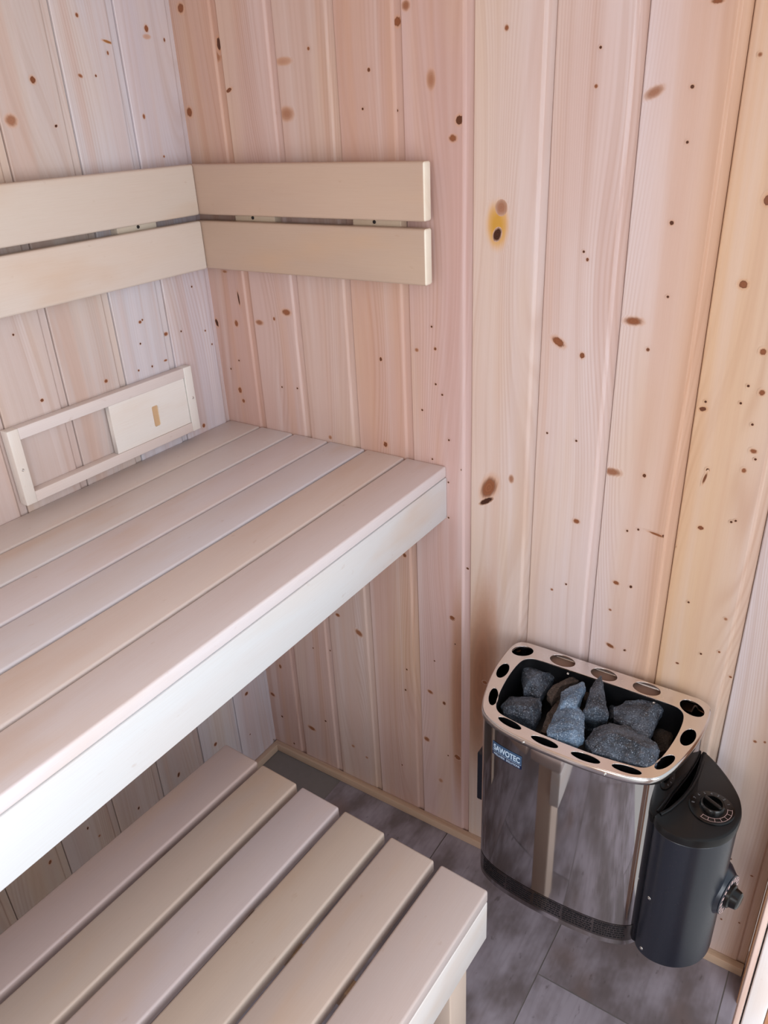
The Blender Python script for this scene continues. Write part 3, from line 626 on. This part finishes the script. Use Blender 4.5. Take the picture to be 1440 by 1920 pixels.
curved_strip('badge_line', bx0+.0005, bx1-.0005, .5925, .5931, .0010, M['badge_text'], bd)
curved_text('badge_lettering', 'SAWOTEC', bx0+.003, bx1-.003, .5965, .0170, .0011, M['badge_text'], bd, .0005)
curved_text('badge_lettering', 'WELLNESS  SOLUTIONS', bx0+.003, bx1-.003, .5858, .0062, .0011, M['badge_text'], bd, .00012)
# printed warning strip round the foot of the casing
ws = curved_strip('warning_label', -.150, .148, .2620, .3030, .0005, M['strip'], ht)
heads = ['WARNUNG', 'WARNING', 'ADVERTENCIA', 'AVERTISSEMENT', 'WAARSCHUWING']
for i, hd in enumerate(heads):
    xa = -.138+i*.0560; xb = xa+.0530
    curved_text('label_print', hd, xa, min(xb, xa+.0048*len(hd)), .2955, .0062, .0009, M['ink'], ws, .00025)
    rr = random.Random(i)
    for r_ in range(5):
        s = ' '.join(''.join(rr.choice('aeinrstlodm') for _ in range(rr.randint(3, 8))) for _ in range(4))
        s = '-'*0 + ''.join('n' if ch != ' ' else ' ' for ch in s)
        z = .2905-r_*.0058
        # rows of illegible fine print, as short dark dashes
        bm = bmesh.new(); x = xa
        while x < xb-.003:
            w = rr.uniform(.002, .007); x2 = min(xb, x+w)
            pts = front_pts(x, x2, .0009)
            a = [bm.verts.new((p[0], p[1], Z(z))) for p in pts]; b = [bm.verts.new((p[0], p[1], Z(z+.0026))) for p in pts]
            for j in range(len(pts)-1): bm.faces.new((a[j], a[j+1], b[j+1], b[j]))
            x = x2+.0012
        from_bm('label_print', bm, M['ink'], ws)
# cover plate low on the left flank
from_bm('side_cover', box_bm((-.1935, -.168, Z(.352)), (-.1780, -.075, Z(.4760)), .003, 2), M['plastic'], ht)
# wall bracket
from_bm('wall_bracket', box_bm((-.12, -.0235, Z(.30)), (.12, -.0003, Z(.60)), .001, 1), M['black'], ht)

# control box, right of the casing
ctl = [(1.0575, -.2240), (1.0700, -.2410), (1.0920, -.2480), (1.1180, -.2450), (1.1400, -.2340), (1.1580, -.2160), (1.1690, -.1930), (1.1725, -.1700), (1.1710, -.1480), (1.1630, -.1230), (1.1450, -.0960), (1.1200, -.0690), (1.0960, -.0500), (1.0890, -.0500), (1.0905, -.0800), (1.0915, -.1100), (1.0890, -.1400), (1.0820, -.1730), (1.0700, -.2050)]
ctl = smooth_loop([(x-HX, y) for x, y in ctl], 5)
ctl_mid = offset_loop(ctl, -.0008)
cb = from_bm('control_box', loft_bm([(offset_loop(ctl, -.003), Z(.2490)), (ctl, Z(.2510)), (ctl, Z(.5480)), (offset_loop(ctl, -.002), Z(.5500))], True, True), M['plastic'], ht)
cb.data.set_sharp_from_angle(angle=math.radians(40))
cap = from_bm('control_cap', loft_bm([(offset_loop(ctl, -.001), Z(.5505)), (offset_loop(ctl, .0016), Z(.5512)), (offset_loop(ctl, .0016), Z(.5610)), (offset_loop(ctl, .0004), Z(.5650)), (offset_loop(ctl, -.0040), Z(.5672))], True, True), M['cap'], cb)
cap.data.set_sharp_from_angle(angle=math.radians(40))
# raised ridge where the cap meets the casing side
rd = []
for i, (x, y) in enumerate([(1.0935, -.052), (1.0950, -.080), (1.0960, -.110), (1.0935, -.140), (1.0865, -.173), (1.0745, -.205), (1.0650, -.222)]): rd.append((x-HX, y))
bm = bmesh.new(); rings = []
for i, (x, y) in enumerate(rd):
    a = V(rd[max(0, i-1)]); b = V(rd[min(len(rd)-1, i+1)]); t = (b-a).normalized(); n = V((t.y, -t.x))
    rings.append([bm.verts.new((x+n.x*r*math.cos(s), y+n.y*r*math.cos(s), Z(.5668)+r*math.sin(s))) for r, s in [(.0028, math.pi*k/6) for k in range(7)]])
for a, b in zip(rings, rings[1:]):
    for k in range(6): bm.faces.new((a[k], a[k+1], b[k+1], b[k])).smooth = True
from_bm('cap_ridge', bm, M['cap'], cb)
# timer dial on the cap
dc = V((1.1305-HX, -.1690, Z(.5672)))
mt = Matrix.Translation(dc)
dial = from_bm('timer_dial', lathe_bm([(0, 0), (.0345, 0), (.0345, .0022), (.0325, .0034), (.0205, .0036), (.0190, .0040), (.0185, .0110), (.0170, .0125), (.0150, .0122), (.0135, .0050), (0, .0046)], 48, None, mt), M['knobm'], cb, smooth=True)
dial.data.set_sharp_from_angle(angle=math.radians(45))
gb = box_bm((-.0155, -.0030, .0040), (.0155, .0030, .0155), .0018, 2); gb.transform(mt @ Matrix.Rotation(math.radians(-25), 4, 'Z'))
from_bm('timer_grip', gb, M['knobm'], cb)
def ticks(name, centre, zdir, r, a0, a1, n, size, mat, parent, w=.0012, frame=None):
    bm = bmesh.new()
    for i in range(n):
        a = math.radians(a0+(a1-a0)*i/(n-1)); m = frame @ Matrix.Rotation(a, 4, 'Z')
        vs = [bm.verts.new(m @ V(p)) for p in ((r-size/2, -w/2, 0), (r+size/2, -w/2, 0), (r+size/2, w/2, 0), (r-size/2, w/2, 0))]
        bm.faces.new(vs)
    return from_bm(name, bm, mat, parent)
def digits(name, frame, r, a0, a1, items, size, mat, parent):
    bm = bmesh.new()
    for i, s in enumerate(items):
        a = math.radians(a0+(a1-a0)*i/(len(items)-1))
        t = text_mesh(s, size, 0, .0001, align='CENTER')
        t.transform(frame @ Matrix.Rotation(a, 4, 'Z') @ Matrix.Translation((r, 0, 0)) @ Matrix.Rotation(-math.pi/2, 4, 'Z') @ Matrix.Translation((0, -size*.35, 0)))
        bm.from_mesh(t); bpy.data.meshes.remove(t)
    return from_bm(name, bm, mat, parent)
fr_d = Matrix.Translation(dc+V((0, 0, .0040)))
digits('dial_print', fr_d, .0282, 190, 40, ['8', '7', '6', '5', '4', '3', '2', '1'], .0062, M['dimprint'], cb)
ticks('dial_print', dc, None, .0268, -110, 15, 7, .0070, M['pinkprint'], cb, .0006, fr_d)
def arc(name, frame, r, a0, a1, w, mat, parent, n=24):
    bm = bmesh.new(); pr = None
    for i in range(n+1):
        a = math.radians(a0+(a1-a0)*i/n)
        cur = [bm.verts.new(frame @ V(((r-w/2)*math.cos(a), (r-w/2)*math.sin(a), 0))), bm.verts.new(frame @ V(((r+w/2)*math.cos(a), (r+w/2)*math.sin(a), 0)))]
        if pr: bm.faces.new((pr[0], pr[1], cur[1], cur[0]))
        pr = cur
    return from_bm(name, bm, mat, parent)
arc('dial_print', fr_d, .0303, -112, 18, .0006, M['pinkprint'], cb)
arc('dial_print', fr_d, .0233, -112, 18, .0006, M['pinkprint'], cb)
# thermostat knob on the flank
kc = V((1.1700-HX, -.1660, Z(.3950)))
kf = Matrix.Translation(kc) @ Matrix.Rotation(math.radians(-14), 4, 'Z') @ Matrix.Rotation(math.pi/2, 4, 'Y')
th = from_bm('thermostat_collar', lathe_bm([(0, -.012), (.0500, -.012), (.0460, -.0030), (.0385, .0060), (.0350, .0105), (.0355, .0120), (.0340, .0130), (0, .0130)], 48, None, kf), M['plastic'], cb, smooth=True)
th.data.set_sharp_from_angle(angle=math.radians(40))
kn = from_bm('thermostat_knob', lathe_bm([(0, .0131), (.0210, .0131), (.0205, .0180), (.0175, .0200), (.0150, .0300), (.0120, .0320), (0, .0322)], 36, None, kf), M['knobm'], cb, smooth=True)
kn.data.set_sharp_from_angle(angle=math.radians(40))
ticks('dial_print', kc, None, .0285, 0, 330, 16, .0085, M['pinkprint'], cb, .0062, kf @ Matrix.Translation((0, 0, .0133)))
arc('dial_print', kf @ Matrix.Translation((0, 0, .0132)), .0335, 0, 360, .0008, M['pinkprint'], cb, 40)
screw('screw', (1.0730-HX, -.2420, Z(.394)), (-.35, -.93, 0), .0034, cb)
screw('screw', (1.0740-HX, -.2428, Z(.263)), (-.35, -.93, 0), .0034, cb)

# ------------------------------------------------------------------ stones
def fbm(p, s):
    from mathutils import noise
    return noise.noise(p*s)*.6 + noise.noise(p*s*2.3)*.3 + noise.noise(p*s*5.1)*.15
def stone(name_label, outline, ridge, depth, mat, amp=.0016, shrink=.55):
    pts = [V(p) for p in outline] + [V(p) for p in ridge]
    c = sum(pts, V())/len(pts)
    low = [V((c.x+(p.x-c.x)*shrink, c.y+(p.y-c.y)*shrink, p.z-depth*(0.85+0.3*rnd.random()))) for p in pts[:len(outline)]]
    mid = [V((c.x+(p.x-c.x)*.97, c.y+(p.y-c.y)*.97, p.z-depth*.35)) for p in pts[:len(outline)]]
    top = [V((c.x+(p.x-c.x)*rnd.uniform(.55,.8), c.y+(p.y-c.y)*rnd.uniform(.55,.8), p.z+rnd.uniform(.003,.009))) for p in pts[:len(outline)]]
    bm = bmesh.new()
    for p in pts+low+mid+top: bm.verts.new(p-c)
    r = bmesh.ops.convex_hull(bm, input=bm.verts[:])
    bmesh.ops.delete(bm, geom=[v for v in bm.verts if not v.link_faces], context='VERTS')
    bmesh.ops.dissolve_limit(bm, angle_limit=math.radians(22), verts=bm.verts[:], edges=bm.edges[:])
    bmesh.ops.bevel(bm, geom=bm.edges[:], offset=.0007, segments=1, affect='EDGES')
    bmesh.ops.triangulate(bm, faces=bm.faces[:])
    for _ in range(4):
        long_ = [e for e in bm.edges if e.calc_length() > .0035]
        if not long_: break
        bmesh.ops.subdivide_edges(bm, edges=long_, cuts=1, use_grid_fill=False)
        bmesh.ops.triangulate(bm, faces=[f for f in bm.faces if len(f.verts) > 3])
    seed = V((rnd.uniform(0, 50), rnd.uniform(0, 50), 0))
    bm.normal_update()
    for v in bm.verts: v.co = v.co*1.05 + v.normal*(fbm(v.co+seed, 60)*amp*2.2 + fbm(v.co+seed, 220)*amp*.7)
    o = from_bm('sauna_stone', bm, mat)
    for f in o.data.polygons: f.use_smooth = True
    o.data.set_sharp_from_angle(angle=math.radians(22))
    o.location = c
    o['label'] = name_label; o['category'] = 'stone'; o['group'] = 'stones heaped in the heater tray'
    return o
S = STONES
spec = [('A', 'dark blocky stone in the back left corner of the heater tray', .045, 'stone'),
        ('B', 'dark rounded stone in the front left corner of the heater tray, nearest the badge', .045, 'stone'),
        ('C', 'tall light blue-grey split stone in the middle front of the heater tray', .040, 'stone_blue'),
        ('C2', 'small blue-grey stone lying on top of the tall split stone', .030, 'stone_blue'),
        ('D', 'brownish stone behind the tall blue-grey split stone', .035, 'stone_brown'),
        ('E', 'pointed grey stone standing at the back of the tray, its tip over the rim', .045, 'stone'),
        ('F', 'dark angular stone at the back right of the heater tray', .045, 'stone'),
        ('G', 'largest long grey stone at the front right of the heater tray', .045, 'stone'),
        ('H1', 'half hidden dark stone low between the split stone and the largest stone', .04, 'stone'),
        ('H2', 'half hidden dark stone low between the pointed stone and the angular stone', .04, 'stone'),
        ('H3', 'half hidden dark stone low in the right end of the tray', .04, 'stone_brown'),
        ('K', 'brownish stone wedged low along the left side of the split stone', .035, 'stone_brown'),
        ('J', 'dark brown stone low just left of the pointed stone', .035, 'stone_brown')]
for key, lab, dp, mt_ in spec:
    stone(lab, S[key][0], S[key][1], dp, M[mt_], .0016 if key not in ('H1','H2','H3','K','J') else .001)

# ------------------------------------------------------------------ camera
cam = bpy.data.cameras.new('camera'); co = bpy.data.objects.new('camera', cam); C.objects.link(co)
co.location = (1.2118366, -1.1644373, 1.5765341)
co.rotation_euler = Euler((1.0938442, 0.0450217, 0.5815120), 'XYZ')
cam.sensor_fit = 'VERTICAL'; cam.sensor_height = 24.0; cam.lens = 1444.149/1920*24.0
cam.clip_start = 0.01
bpy.context.scene.camera = co

# ------------------------------------------------------------------ light
def area(name, loc, target, sx, sy, power, col):
    l = bpy.data.lights.new(name, 'AREA'); l.shape = 'RECTANGLE'; l.size = sx; l.size_y = sy; l.energy = power; l.color = col
    o = bpy.data.objects.new(name, l); C.objects.link(o); o.location = loc
    o.rotation_euler = (V(target)-V(loc)).to_track_quat('-Z', 'Z').to_euler()
    return o
area('window_light', (2.0, -1.30, 1.15), (.3, -.70, .95), 1.5, 1.5, LP[0], (.92, .95, 1.0))
area('front_fill_light', (1.12, -1.90, 1.45), (1.0, 0, .7), .35, .9, LP[1], (.92, .96, 1.0))  # added fill lamp inside the closed front wall, brightens back wall and floor
w = bpy.data.worlds.new('world'); bpy.context.scene.world = w; w.use_nodes = True
wn = NT(w.node_tree); bg = w.node_tree.nodes['Background']
tc = wn.node('ShaderNodeTexCoord').outputs['Generated']
zz = wn.sep(tc)[2]
wn.put(bg.inputs[0], wn.mix(wn.ramp(zz, -.15, .25), (.80, .80, .80, 1), (.82, .92, 1.0, 1)))
bg.inputs[1].default_value = LP[2]
vs = bpy.context.scene.view_settings
vs.view_transform = 'Standard'; vs.look = 'None'; vs.exposure = LP[3]; vs.gamma = 1.0
